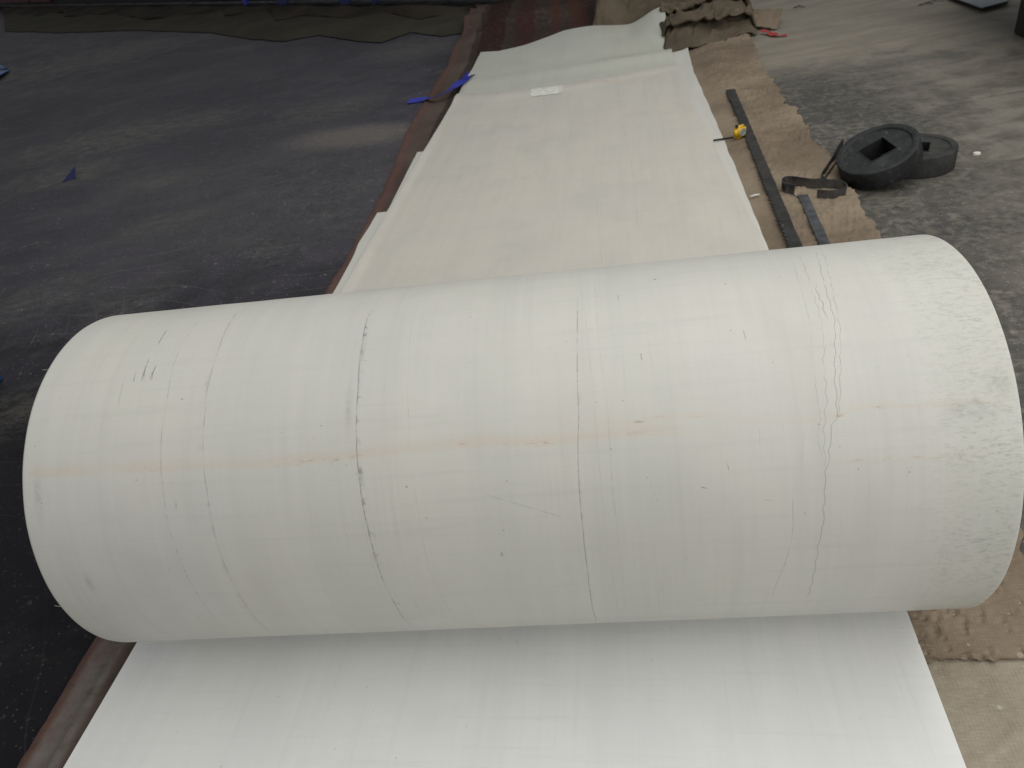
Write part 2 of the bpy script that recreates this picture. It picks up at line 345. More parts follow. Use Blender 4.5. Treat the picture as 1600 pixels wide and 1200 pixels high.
# ================================================================ ground cloths
def cloth_mat(name, c1, c2, stripes=None, dimples=False, weave=900):
    m = Mt(name); uv = m.coord('UV'); U, V, _ = m.xyz(uv)
    b = m.noise(uv, 22, 5, .65); a = m.noise(uv, 1.6, 3, .6, .2); t1 = m.noise(m.vec(U*300, V*60), 1, 3, .6); t2 = m.noise(m.vec(U*60, V*300), 1, 3, .6)
    col = m.mix(m.ss(a*.75+t1*.1+b*.15, .36, .64), c1, c2)
    if stripes:
        for u0, u1, cs, am in stripes:
            q = U+(m.noise(m.vec(U*4, V*3), 1, 3)-.5)*.02
            col = m.mix(m.ss(q, u0-.008, u0+.008)*m.ss(q, u1-.008, u1+.008, 1.0, 0.0)*abs(am)*m.ss(b, .3, .6, .5, 1.0)*(m.ss(V, .6, .9, 1.0, 0.0) if am < 0 else 1.0), col, cs)
    col = m.mix(m.ss(t1, .5, .75)*.30, col, tuple(x*.55 for x in c1)); col = m.mix(m.ss(t2, .5, .75)*.30, col, tuple(min(x*1.4, 1) for x in c2))
    dd, cc = m.voro(uv, 20); r_, g_, b_ = m.xyz(cc); col = m.mix(m.ss(dd, .04, .12, 1.0, 0.0)*m.ss(r_, .8, .85)*.6, col, (.5, .48, .43))
    cr = m.noise(m.vec(U*14+V*6, V*22-U*4), 1, 2, .5)
    h = t1*.3+t2*.3+(U*weave).sin()*.12+(V*weave).sin()*.12
    nr = m.bump(cr, .6, .016); nr = m.bump(h, .5, .0016, nr)
    return m.out(col, .92, 0, nr, .15)
M_burlap = cloth_mat('brown_burlap', (.165, .128, .092), (.270, .215, .155))
M_heap = cloth_mat('grey_brown_burlap', (.085, .068, .048), (.150, .122, .086))
M_canvas = cloth_mat('pale_tan_canvas', (.25, .215, .165), (.36, .32, .25))
red = (.125, .060, .052); brn = (.075, .056, .045)
M_stripe = cloth_mat('striped_brown_tarpaulin', (.070, .050, .041), (.115, .086, .070),
    [(-.27, -.06, red, .6), (.05, 1.5, (.026, .019, .016), .8), (-.095, -.03, (.15, .14, .128), -.75), (.10, .30, (.030, .012, .010), .9), (.40, .55, (.048, .018, .015), .85), (.70, .78, (.07, .030, .024), .8), (.86, 1.02, (.070, .028, .022), .85), (1.12, 1.30, (.06, .026, .02), .6)])  # widest, darkest entry is fold shade put into the colour, not a woven stripe
# burlap on the right, ragged outer edge
edge_px = [(1600, 870), (1480, 560), (1370, 372), (1345, 330), (1322, 290), (1290, 243), (1275, 235), (1262, 212), (1250, 186), (1228, 168), (1212, 140), (1188, 105), (1178, 75), (1170, 60), (1172, 40), (1175, 20)]
edge_w = sorted((G(*p).y, G(*p).x) for p in edge_px)
pits_ = [(random.uniform(1.60, 2.0), random.uniform(.66, 1.7), random.uniform(.006, .011)) for _ in range(430)]
grid = {}
for p in pits_: grid.setdefault((int(p[0]/.03), int(p[1]/.03)), []).append(p)
def pit(x, y):
    z = 0
    for i in (-1, 0, 1):
        for j in (-1, 0, 1):
            for (a, b, r) in grid.get((int(x/.03)+i, int(y/.03)+j), ()):
                dx = (x-a)*.8+(y-b)*.6; dy = -(x-a)*.6+(y-b)*.8
                d2 = (dx/r)**2+(dy/(r*.6))**2
                if d2 < 5: z += -.0040*math.exp(-d2)+.0025*math.exp(-((dx/r-1.3)**2+(dy/(r*.8))**2))
    return z*sm(1.75, 1.2, y)
def burlap_fn(s, t):
    y = .665+(7.1-.665)*t**1.75+sm(.02, 0, t)*(.012*nz(s*6, 3)+.006*nz(s*30, 8))
    xr = lerp(edge_w, y)+.012*nz(y*7, 2)+.018*nz(y*19, 5)+.009*nz(y*55, 9)+.010*max(0, nz(y*30, 1))
    x = 1.40+(xr-1.40)*s
    z = .0075
    xe = lerp([(1, Wb), (2.6, Wb), (3.4, Wb-.012), (4.3, Wb-.03), (5.6, Wb-.035)], y); a = sm(-.01, .14, x-xe)
    e = sm(.0, .18, xr-x)
    z += a*(.006+.011*nz(x*5, y*5, 1)+.013*abs(nz(x*7+y*7, y*15, 3))+.013*max(0, nz(x*16+y*14, y*38, 4))+.008*abs(nz(x*38-y*10, y*22, 6))+.003*nz(x*50, y*50, 2))
    # long folds running outwards
    for y0, k, hh, wd in ((4.62, .10, .022, .035), (4.75, .10, .010, .05), (5.35, .14, .018, .05), (4.15, -.1, .008, .04), (3.62, -.25, .009, .03), (3.35, -.3, .006, .03), (2.85, -.4, .005, .02), (2.62, -.35, .006, .02), (5.0, .05, .007, .06)):
        d = (y-y0-(x-1.7)*k-.03*nz(x*4, y0))
        z += a*hh*math.exp(-(d/wd)**2)*(0.6+.4*nz(x*5, y0*3))
    curl = (1-e)*.010*(0.5+nz(y*9, 4))*sm(1.6, 1.8, x); z += max(curl, 0)
    near = sm(1.9, 1.2, y)
    z = z*(1-near)+(.0105+.004*nz(x*3, y*3, 8)*a+.002*nz(x*12, y*12, 2)*a)*near+.004*sm(.03, 0, t)*near
    z = min(z, .010+max(0, x-xe)*.35)
    return (x, y, max(z+(pit(x, y) if y < 1.75 and x > 1.55 else 0), .0035))
burlap = slab('burlap_cloth', burlap_fn, 170, 620, .0025, M_burlap)
tag(burlap, 'brown burlap cloth with a frayed wavy edge lying under the toothed steel strips', 'cloth')
# pitted hide in the right foreground and canvas under it
def canvas_fn(s, t):
    x = 1.25+.72*s; y = .10+.75*t
    z = .0065+.003*nz(x*4, y*4, 3)
    for (a, b, c, hh, wd) in ((.8, .6, 1.70, .004, .006), (-.5, .86, -.40, .003, .006), (.2, 1.0, .78, .003, .008), (.95, -.3, 1.55, .003, .006)):
        d = a*x+b*y-c-.01*nz(x*9, y*9); z += hh*math.exp(-abs(d)/wd)
    return (x, y, z)
canvas = slab('canvas_cloth', canvas_fn, 120, 120, .002, M_canvas)
tag(canvas, 'pale tan creased canvas under the front edge of the pitted brown sheet', 'cloth')
# striped tarpaulin: narrow strip along the left, open sheet behind the belt
ledge = [(.2, -.115), (.42, -.107), (.70, -.120), (1.2, -.11), (2.3, -.085), (2.6, -.085), (3.0, -.10), (3.4, -.12), (3.9, -.165), (4.4, -.22), (5.0, -.235), (5.6, -.255), (6.1, -.255), (7.2, -.30), (8.7, -.42)]
def tarp_fn(s, t):
    y = .25+(8.9-.25)*t
    xl = lerp(ledge, y)+.008*nz(y*8, 1)+.006*nz(y*24, 3); xr = 1.62+.10*nz(y*2, 7)
    q = s**1.8
    x = xl+(xr-xl)*q
    z = .0035+.0012*(1+nz(x*20, y*14, 2))
    z += .010*math.exp(-((x-xl-.015)/.018)**2)*(0.55+.6*nz(y*6, 9))                    # rolled outer hem
    if y < .9: z += .006*math.exp(-abs(x+.045+.03*(y-.6))/.008)*sm(.95, .7, y)
    f = sm(6.0, 6.5, y)
    if f > 0:
        z += f*(.05*(1+nz(x*1.6, y*1.1, 4))*sm(9, 8, y)+.03*abs(nz(x*3+y, y*3, 6)))
        z += f*.10*math.exp(-((y-6.95-.25*math.sin(x*2.2))/.14)**2)*sm(-.35, .1, x)*sm(1.6, 1.2, x)
        z += f*.06*math.exp(-((y-7.6-.3*x)/.2)**2)
    return (x, y, z)
tarp = slab('striped_tarpaulin', tarp_fn, 120, 420, .0015, M_stripe, None, lambda s, t: (tarp_fn(s, t)[0]-lerp(ledge, tarp_fn(s, t)[1])-.115, tarp_fn(s, t)[1]))
tag(tarp, 'dark brown tarpaulin with red stripes running under the left edge of the white belts', 'tarpaulin')
# heap of folded burlap behind the belt
def fold_heap(name, prof, x0, x1, yb, zb, mat, seed, n=90, m=220, tilt=.0, jag=.03, flare=0.0):
    pr = catmull([Vector((a, b, 0)) for a, b in prof], 8); pr = resample(pr, m)
    V = []; F = []; uv = []
    for j, p in enumerate(pr):
        w_ = j/(m-1)
        xl = x0+jag*1.5*nz(w_*7, seed); xr = x1+jag*nz(w_*9, seed+4)+jag*.5*nz(w_*30, seed)
        for i in range(n+1):
            s = i/n; x = xl+(xr-xl)*s
            k = 1+.65*nz(x*2.4, w_*3, seed)
            y = yb+p.x*(1+flare*(s-.5))+tilt*(x-x0)+.10*nz(x*2.2, w_*3, seed+2)+.03*nz(x*7, w_*9, seed+12)
            z = zb+p.y*k*(.75+.25*math.cos((s-.4)*2.2))+.045*nz(x*3.6, w_*9, seed+5)+.014*abs(nz(x*9+w_*6, w_*26, seed+6))+.012*nz(x*22, w_*30, seed)+.05*(1-abs(nz(x*3.5+w_*6, w_*10-x*2, seed+9)))**6*sm(0, .15, w_)+.03*(1-abs(nz(x*8-w_*9, w_*16+x*3, seed+15)))**8*sm(0, .1, w_)
            e = sm(.93, 1, s)+sm(.05, 0, s); z = z*(1-.55*e)+.006*e
            V.append((x, y, max(z, .006))); uv.append((x, w_*2.4))
    for j in range(m-1):
        for i in range(n): k_ = j*(n+1)+i; F.append((k_, k_+1, k_+n+2, k_+n+1))
    o = mesh(name, V, F, mat, None, True, uv)
    so = o.modifiers.new('thickness', 'SOLIDIFY'); so.thickness = .004; so.offset = -1
    return o
h1 = fold_heap('crumpled_burlap', [(0, .012), (.12, .05), (.25, .10), (.30, .145), (.22, .165), (.20, .135), (.36, .12), (.55, .15), (.66, .20), (.58, .225), (.54, .19), (.72, .17), (.95, .20), (1.1, .26), (1.02, .28), (1.0, .24), (1.3, .2), (1.8, .16), (2.4, .05)],
    1.40, 2.06, 5.52, .0, M_heap, 3.3, n=120, m=280, tilt=.34, jag=.05, flare=-.75)
tag(h1, 'crumpled grey brown burlap heaped in folds behind the raised belt corner', 'cloth')
h2 = fold_heap('bunched_sack', [(0, .02), (.05, .10), (.14, .19), (.26, .23), (.20, .26), (.30, .28), (.5, .25), (.62, .30), (.8, .24), (1.1, .16), (1.4, .05)],
    .92, 1.75, 6.56, .02, M_heap, 8.1, n=110, m=240, tilt=-.05, jag=.08, flare=-.5)
tag(h2, 'bunched brown sacking with torn edges between the striped tarpaulin and the burlap heap', 'cloth')
# flap of cardboard-brown cloth sticking out on the right of the heap
fl = [G(1172, 20, .05), G(1222, 18, .03), G(1222, 30, .0), G(1205, 46, .0), G(1172, 36, .04)]
def flap_fn(s, t):
    a = G(1165, 14, .10).lerp(G(1224, 14, .085), s); b = G(1165, 38, .05).lerp(G(1214, 45, .01), s)
    p = a.lerp(b, t); return (p.x, p.y+.03*nz(s*3, t*2), p.z+.025*math.sin(t*math.pi)+.012*nz(s*6, t*5, 3))
flap = slab('burlap_flap', flap_fn, 30, 20, .004, M_burlap)
tag(flap, 'stiff brown cloth flap poking out of the right side of the burlap heap', 'cloth')
# ================================================================ white belts
def L(*pts): return [RV(*p) for p in pts]
# left-edge and right-edge of the belt in the world: x=0 and x=Wb
RS = {}
def crk(pts, **k): d = dict(p=L(*pts)); d.update(k); return d
# keep u single valued in v: curves are sorted by v in belting()
C1 = crk([(310, 500), (295, 522), (277, 555), (267, 587), (260, 630), (252, 690), (252, 737), (255, 762), (259, 800), (272, 847), (292, 900), (317, 942), (360, 985)], w=.0011, a=.75, b=.38, wob=.6)
C2 = crk([(377, 482), (350, 522), (335, 565), (325, 602), (320, 647), (317, 690), (319, 737), (321, 750), (327, 792), (337, 840), (352, 885), (370, 922), (392, 957), (425, 988)], w=.0012, a=.8, b=.38, wob=.6, smudge=.25, side=-1)
C3 = crk([(582, 482), (572, 505), (565, 545), (562, 565), (559, 615), (557, 665), (558, 715), (561, 745), (567, 790), (577, 835), (586, 870), (600, 910), (622, 952), (645, 980)], w=.0016, a=.95, b=.36, wob=.6, smudge=.75, side=1)
C4 = crk([(647, 472), (644, 497), (639, 552), (637, 615), (639, 665), (640, 705), (643, 740), (650, 780), (657, 820), (668, 880), (690, 930), (716, 975)], w=.0008, a=.5, b=.42, wob=.4)
C5 = crk([(903, 465), (902, 540), (902, 590), (904, 650), (903, 697), (905, 760), (908, 800), (913, 850), (920, 910), (925, 945), (933, 970)], w=.0013, a=.85, b=.36, wob=.5, smudge=.2, side=1)
C6 = crk([(905, 435), (910, 465), (917, 517), (922, 570), (927, 612), (931, 662), (938, 740), (944, 800), (950, 850), (960, 920), (968, 965)], w=.0008, a=.42, b=.42)
C7 = crk([(927, 422), (931, 470), (936, 540), (941, 575), (946, 615), (950, 650), (955, 730), (958, 770), (965, 830), (970, 880), (977, 940), (983, 968)], w=.0008, a=.6, b=.42)
C8 = crk([(1007, 500), (1016, 550), (1025, 595), (1034, 640)], w=.0007, a=.4, b=.4)
D1 = crk([(1272, 392), (1282, 425), (1287, 447), (1294, 470), (1300, 490), (1303, 535), (1303, 565), (1303, 600), (1305, 625), (1306, 648), (1299, 665), (1295, 700), (1293, 722), (1288, 740), (1288, 762), (1285, 800), (1284, 822), (1279, 842), (1275, 870), (1269, 902), (1259, 937)], w=.0009, a=.8, b=.30, sc=.0024, k=100)
D2 = crk([(1280, 387), (1292, 420), (1298, 445), (1302, 467), (1309, 500), (1312, 530), (1311, 545), (1312, 565), (1311, 590), (1310, 620), (1309, 647), (1302, 660)], w=.0009, a=.65, b=.36, sc=.0022, k=88)
D3 = crk([(1272, 437), (1276, 460), (1284, 477), (1287, 490), (1292, 505)], w=.0012, a=.8, b=.3, sc=.003, k=130)
D4 = crk([(1245, 397), (1255, 417), (1265, 447), (1269, 462), (1277, 485), (1284, 525), (1285, 562), (1287, 587), (1289, 625), (1287, 647), (1286, 695), (1288, 737)], w=.0009, a=.62, b=.34, sc=.003, k=120)
D5 = crk([(1230, 392), (1242, 417), (1250, 445), (1259, 477), (1266, 512), (1270, 562), (1274, 597), (1277, 625), (1281, 647), (1280, 665), (1279, 692), (1283, 705), (1286, 725)], w=.0008, a=.5, b=.38)
D6 = crk([(1239, 760), (1239, 800), (1239, 825), (1232, 862), (1221, 895), (1210, 922), (1204, 940)], w=.0010, a=.6, b=.36)
D7 = crk([(1259, 665), (1254, 700), (1251, 740)], w=.0007, a=.35, b=.36)
def scr(x0, y0, x1, y1, wd=.001, st=.8): a, b = RV(x0, y0), RV(x1, y1); return (*a, *b, wd, st)
SCR = [scr(262, 514, 246, 540, .0011, .8), scr(234, 558, 220, 598, .0012, .75), (scr(213, 580, 208, 598)), scr(245, 570, 233, 594, .0012, .8), scr(228, 570, 224, 597, .001, .6), scr(240, 580, 236, 596, .001, .6),
       scr(196, 585, 184, 640, .0016, .22), scr(1001, 552, 1003, 563), scr(1161, 515, 1166, 533, .0008, .6), scr(750, 770, 890, 811, .0007, .35), scr(1095, 761, 1106, 763, .001, .8), scr(1135, 722, 1140, 736, .0009, .5), scr(1192, 780, 1208, 783, .0008, .5),
       scr(990, 660, 1008, 659, .0012, .6), scr(1555, 797, 1561, 801, .0016, .9), scr(965, 460, 967, 470, .0008, .5), scr(1187, 668, 1187, 700, .0007, .2), scr(1341, 730, 1341, 736, .001, .5)]
RU = [dict(p=sorted(L((40, 741), (100, 741), (160, 735), (240, 733), (320, 730), (400, 727), (525, 716), (587, 708), (675, 702), (725, 695), (797, 692), (850, 692), (900, 687), (975, 679), (1050, 676), (1090, 678))), w=.024, a=.31, c=.42),
      dict(p=sorted(L((862, 665), (925, 660), (987, 660), (1040, 652), (1110, 650), (1197, 662), (1262, 658), (1312, 649), (1350, 638), (1445, 636), (1500, 632), (1590, 625))), w=.012, a=.2, c=.6),
      dict(p=sorted(L((1290, 722), (1360, 719), (1440, 716), (1500, 714), (1560, 712))), w=.012, a=.10, c=.30)]
SMR = [(*RV(566, 548), .006, .03, .35), (*RV(563, 742), .006, .018, .8), (*RV(586, 870), .006, .012, .6), (*RV(1520, 640), .05, .02, .3), (*RV(1560, 600), .03, .03, .35), (*RV(545, 640), .01, .05, .22), (*RV(60, 780), .01, .07, .25), (*RV(140, 910), .01, .03, .25), (*RV(1501, 714), .004, .006, .6), (*RV(784, 866), .003, .006, .8), (*RV(275, 790), .003, .01, .5)]
M_roll = belting('cream_belting_roll', base=(.568, .562, .520), lines=[C1, C2, C3, C4, C5, C6, C7, C8, D1, D2, D3, D4, D5, D6, D7], scratches=SCR, rust=RU, smear=SMR, edge=(RL/2-.17, RL/2-.02, .8), seed=1.7)
def gl(pts, **k): d = dict(p=[tuple(G(*p, .03))[:2] for p in pts]); d.update(k); return d
M_top = belting('cream_belting_flat', base=(.595, .570, .512), seed=6.2, warm=1.2, dirt=1.4, lines=[
    gl([(965, 131), (970, 165), (975, 197), (980, 223), (988, 265), (993, 310), (998, 360)], w=.0022, a=.45, b=.40, wob=2),
    gl([(960, 132), (972, 200), (979, 230)], w=.0015, a=.3, b=.42, wob=2), gl([(892, 195), (888, 230), (885, 252)], w=.0022, a=.22, b=.35),
    gl([(928, 268), (931, 300), (936, 360), (941, 412)], w=.0022, a=.26, b=.35), gl([(936, 300), (941, 350), (946, 410)], w=.002, a=.2, b=.35),
    gl([(728, 200), (722, 240), (716, 300)], w=.0025, a=.15, b=.38)],
    scratches=[(*tuple(G(836, 275))[:2], *tuple(G(842, 279))[:2], .002, .5)],
    rust=[dict(p=sorted([tuple(G(*p, .03))[:2] for p in ((890, 133), (930, 128), (960, 127), (1000, 120), (1050, 112))]), w=.05, a=.35, c=.8)])
M_under = belting('greenish_white_belting', base=(.53, .535, .47), seed=11.0, warm=.6)
M_near = belting('white_belting_front', base=(.75, .757, .745), seed=15.0, warm=.5, dirt=1.0)
M_edge = belting('white_belting_folded', base=(.62, .61, .56), seed=19.0)
# front belt, lying from under the roll towards the camera
def near_fn(s, t):
    y = .05+(1.15-.05)*t; x = Wb*s; z = T0+.0009*nz(x*3, y*3, 4)
    if s > .999: x += .0005*nz(y*40, 1)
    return (x, y, z)
nb = slab('front_belt', near_fn, 120, 60, .005, M_near)
tag(nb, 'smooth white belt lying flat in front of the big roll, nearest the viewer', 'belt')
# second thin ply that shows as a bright line along the right edge
def ply_fn(s, t):
    y = .04+(1.15-.04)*t; x = .006+(Wb+.0035-.006)*s; return (x, y, T0-.0065)
pl = slab('lower_front_belt', ply_fn, 8, 30, .005, M_near)
tag(pl, 'second white belt directly below the front belt, showing as a thin pale edge', 'belt')
# upper belt behind the roll
zt = T0
redge = [(1.0, Wb), (2.3, Wb-.004), (2.8, Wb-.03), (3.3, Wb-.06), (3.9, Wb-.09), (4.5, Wb-.13), (5.15, Wb-.15)]
def top_fn(s, t):
    y1 = lerp([(0, 5.06), (.25, 4.97), (.5, 5.0), (.8, 5.11), (1, 5.17)], s)+.012*nz(s*9, 3)
    y = 1.12+(y1-1.12)*t
    xr = lerp(redge, y)+.006*nz(y*5, 2); x = .0+(xr)*s
    z = zt+.002+.0015*nz(x*2.4, y*1.5, 3)+.006*sm(2.0, 5, y)
    z += .020*math.exp(-((y-y1+.10+.05*nz(s*5, 4))/.09)**2)*(.6+.6*nz(s*4, 7))            # lifted end
    z += .006*math.exp(-((x-xr)/.05)**2)*sm(3.0, 4.5, y)
    z += (.004+.005*sm(4.2, 3.8, y))*sm(.05, 0, x)*(1+.8*nz(y*3, 6))*sm(2.0, 2.3, y)
    return (x, y, z)
tb = slab('upper_belt', top_fn, 140, 260, .005, M_top)
tag(tb, 'long cream belt stretched out behind the big roll, topmost of the flat stack', 'belt')
# greenish belt underneath with its raised right corner
def far_fn(s, t):
    ye = lerp([(0, 6.22), (.1, 6.18), (.25, 6.28), (.45, 6.52), (.62, 6.52), (.78, 6.46), (.88, 6.42), (1, 6.38)], s)
    y = 4.5+(ye-4.5)*t; xr = 1.455+.008*nz(y*4, 3); x = -.0+xr*s+.004*nz(y*10, 6)*(1-s)
    z = T0-.002+.010*sm(4.7, 5.6, y)+.020*t*t
    z += .05*math.exp(-((y-5.32-.1*s)/.12)**2)*(.25+.75*sm(.25, .75, s))*.5
    z += .035*sm(.15, .6, s)*sm(5.4, 6.3, y)*(1-.4*sm(.6, .8, s))
    z += .11*sm(.80, 1.0, s)*sm(5.6, 6.4, y)
    z += .005*nz(x*3, y*2.5, 5)
    return (x, y, z)
fb = slab('greenish_belt', far_fn, 120, 110, .004, M_under)
tag(fb, 'greenish white belt end with a lifted right corner, beyond the far seam', 'belt')
# right lower belt peeking out past the right edge
def right_fn(s, t):
    y = 1.15+(5.62-1.15)*t; xr = lerp([(1, Wb+.001), (2.6, Wb-.002), (3.4, Wb-.012), (4.3, Wb-.03), (5.0, Wb-.045), (5.62, Wb-.035)], y)+.006*nz(y*6, 8)
    x = 1.15+(xr-1.15)*s; z = T0-.0045+.010*math.exp(-((x-xr)/.03)**2)*(.4+.6*nz(y*2.3, 3))*sm(2.4, 3.5, y)+.02*sm(5.2, 5.6, y)*s
    return (x, y, z)
rb = slab('lower_right_belt', right_fn, 40, 180, .004, M_edge)
tag(rb, 'pale belt edge peeking out along the right side of the long cream belt', 'belt')
# folded belts peeking out on the left: rounded fold edges
def folded(name, px, y_end, lab, hh, seed, zb):
    """belt folded back on itself; the rounded fold looks out at the left"""
    prof = []
    V = []; F = []; uv = []
    ys = [1.15+(y_end-1.15)*k/90 for k in range(91)]; K = 14
    for j, y in enumerate(ys):
        xl = lerp(px, y)+.003*nz(y*7, seed); r = hh*(1+.25*nz(y*4, seed+2))
        row = [(.25, zb+2*r)]+[(xl+r-r*math.sin(math.pi*k/K), zb+r+r*math.cos(math.pi*k/K)) for k in range(K+1)]+[(.25, zb)]
        for a, b in row: V.append((a, y, b)); uv.append((a, y+b))
        n = len(row)
    for j in range(90):
        for i in range(n-1): k = j*n+i; F.append((k, k+1, k+n+1, k+n))
    F.append(tuple(90*n+i for i in range(n))); F.append(tuple(range(n))[::-1])
    o = mesh(name, V, F, M_edge, None, True, uv); flat_sharp(o, 60); tag(o, lab, 'belt'); return o
e1 = [(G(525, 456).y, G(525, 456).x), (G(545, 420).y, G(545, 420).x), (G(562, 385).y, G(562, 385).x-.004), (G(590, 337).y, G(590, 337).x)]
e2 = [(1, G(605, 334).x), (G(610, 325).y, G(610, 325).x), (G(630, 285).y, G(630, 285).x), (G(652, 241).y, G(652, 241).x)]
e1 = [(1.0, e1[0][1]-.004)]+e1
folded('folded_belt', e1, e1[-1][0], 'folded white belt whose rounded edge shows nearest the roll on the left', .0048, 1, .005)
folded('folded_belt', e2, e2[-1][0], 'shorter folded white belt edge higher up on the left of the cream belt', .0042, 5, .0045)
# pale label lying on the far seam
def slip_fn(s_, t_):
    A_, B_ = G(831, 141, .03), G(880, 135, .03); p = A_.lerp(B_, s_); y = p.y-.16*t_; sx = p.x/lerp(redge, y)
    y1 = lerp([(0, 5.06), (.25, 4.97), (.5, 5.0), (.8, 5.11), (1, 5.17)], sx)+.012*nz(sx*9, 3)
    return (p.x, min(y, y1-.004-.10*t_), top_fn(sx, (min(y, y1-.004-.10*t_)-1.12)/(y1-1.12))[2]+.0035)
lb = slab('paper_slip', slip_fn, 12, 6, .001, simple('pale_paper', (.72, .71, .64), .6))
tag(lb, 'small pale paper slip lying on the far seam of the cream belt', 'paper')
# ================================================================ the big roll
roll = empty('belt_roll', (RC.x, RC.y, T0), ANG)
tag(roll, 'huge cream white roll of belting lying across the flat belts', 'roll')
hz = ZC-T0; NT = 256; NU = 64
V = []; F = []; uv = []
UC = [-RL/2, -RL/2+.0012, -RL/2+.003, -RL/2+.006]+[-RL/2+.012+(RL-.024)*i/(NU-8) for i in range(NU-7)]+[RL/2-.006, RL/2-.003, RL/2-.0012, RL/2]
NU = len(UC)-1
for k in range(NT+1):
    th = -math.pi+2*math.pi*k/NT
    for i in range(NU+1):
        u = UC[i]
        rr = RR+.0007*nz(u*3, th*2, 2)+.0005*nz(u*14, th*5, 5)
        rr -= {0: .0014, 1: .0004, 2: .0001}.get(min(i, NU-i), 0)
        V.append((u, -rr*math.sin(th), hz+rr*math.cos(th))); uv.append((u, RR*th))
for k in range(NT):
    for i in range(NU): q = k*(NU+1)+i; F.append((q, q+NU+1, q+NU+2, q+1))
outer = len(V); ri = RR-.007
for k in range(NT+1):                                   # inner face and end faces of the outer ply
    th = -math.pi+2*math.pi*k/NT
    for u in (-RL/2, RL/2): V.append((u, -ri*math.sin(th), hz+ri*math.cos(th))); uv.append((u, RR*th))
for k in range(NT):
    a = outer+2*k; F.append((a, a+1, a+3, a+2))
    q = k*(NU+1); F.append((q, a, a+2, q+NU+1)); q += NU; F.append((q, q+NU+1, a+3, a+1))
ow = mesh('outer_wrap', V, F, M_roll, roll, True, uv); flat_sharp(ow, 45)
# wound plies inside: one long spiral sheet, its edge slightly proud on the left
M_ply = simple('ply_edge', (.34, .29, .21), .8, 0, .25, 60, .3)
V = []; F = []; turns = 26; seg = 72; r0 = .095; r1 = RR-.0115; N = turns*seg
for k in range(N+1):
    th = 2*math.pi*k/seg; rc = r0+(r1-r0)*k/N; pr = .0062+.003*nz(k/seg*.9, 2)+.0012*nz(k/seg*7, 5)
    for rad in (rc-.0036, rc+.0036):
        for u in (-RL/2-pr, RL/2-.004-pr*.5): V.append((u, rad*math.cos(th), hz+rad*math.sin(th)))
for k in range(N):
    a = 4*k; b = a+4
    F += [(a, b, b+1, a+1), (a+2, a+3, b+3, b+2), (a, a+2, b+2, b), (a+1, b+1, b+3, a+3)]
sp_ = mesh('wound_plies', V, F, M_ply, roll, True); flat_sharp(sp_, 50)
V = []; F = []
for k in range(64):
    th = 2*math.pi*k/64
    for rad in (.078, .089):
        for u in (-RL/2-.012, RL/2+.002): V.append((u, rad*math.cos(th), hz+rad*math.sin(th)))
for k in range(64):
    a = 4*k; b = 4*((k+1) % 64); F += [(a, a+1, b+1, b), (a+2, b+2, b+3, a+3), (a, b, b+2, a+2), (a+1, a+3, b+3, b+1)]
flat_sharp(mesh('core_tube', V, F, simple('brown_cardboard', (.30, .20, .12), .85, 0, .2, 40, .3), roll, True), 50)
# loose threads at the left rim
M_thr = simple('loose_thread', (.55, .52, .42), .8)
for th, ln in ((-.75, .022), (2.05, .016), (1.5, .010)):
    pass
def rimpt(px, py):
    u, vv = RV(px, py); return u, vv
for (x0, y0, dx, dy) in ((71, 578, -.009, .003), (92, 948, -.007, .007)):
    u, vv = RV(x0+4, y0); th = vv/RR
    P0 = Vector((-RL/2+.001, -RR*math.sin(th), hz+RR*math.cos(th)))
    tube('loose_thread', [P0, P0+Vector((dx*.5, -.002, dy*.7)), P0+Vector((dx, -.003, dy))], .00025, M_thr, roll, 5)
# ================================================================ toothed steel strips
M_steel = simple('blackened_steel', (.040, .040, .038), .48, .55, .45, 40, .15)
ms = Mt('oiled_black_strip'); v = ms.coord(); a_ = ms.noise(v, 16, 5, .65); b_ = ms.noise(v, 60, 4, .7); dd, cc = ms.voro(v, 28); r_, g_, bb = ms.xyz(cc)
c_ = ms.mix(ms.ss(a_, .35, .65), (.026, .026, .025), (.052, .051, .047)); c_ = ms.mix(ms.ss(a_*.5+b_*.5, .56, .64)*.5, c_, (.16, .045, .035)); c_ = ms.mix(ms.ss(dd, .05, .13, 1.0, 0.0)*ms.ss(r_, .75, .8)*.7, c_, (.35, .34, .31))
M_strip = ms.out(c_, ms.ss(b_, .3, .7, .38, .7), .35, ms.bump(b_, .2, .001), .4)
M_bright = simple('worn_grey_steel', (.17, .175, .18), .36, .85, .3, 25, .1)
def strip(name, ax, bx, wd, pitch, tooth, z, mat, label, t0=0.06, left=True, both=.0):
    A, B = Vector(ax[:2]), Vector(bx[:2]); d = (B-A); Ln = d.length; d /= Ln; n = Vector((-d.y, d.x))
    rootE = empty(name, (A.x, A.y, 0)); tag(rootE, label, 'metal strip', 'toothed steel strips on the burlap')
    sgn = 1 if n.x < 0 else -1; n = n*sgn                # n points to the left of the view
    P = []; k = 0; s = 0
    while s < Ln:
        j = nz(s*30, 3)*.001
        if s > t0*Ln and k % 2: P.append(d*s+n*(wd/2-tooth*(.75+.3*nz(s*9, 2))))
        else: P.append(d*s+n*(wd/2+j))
        s += pitch/2; k += 1
    P.append(d*Ln+n*wd/2); P.append(d*Ln-n*wd/2)
    s = Ln; 
    while s > 0:
        P.append(d*s-n*(wd/2+nz(s*25, 7)*.0015+(nz(s*60, 1)*.003 if both else 0))); s -= .03
    P.append(-n*wd/2)
    o = extrude('blade', [(p.x, p.y) for p in P], .003, mat, rootE, z)
    return rootE
strip('toothed_strip', G(1141, 143, .02), (1.690, 2.30), .050, .034, .012, .030, M_strip, 'longest black toothed steel strip on the burlap beside the yellow tape measure', .1, both=1)
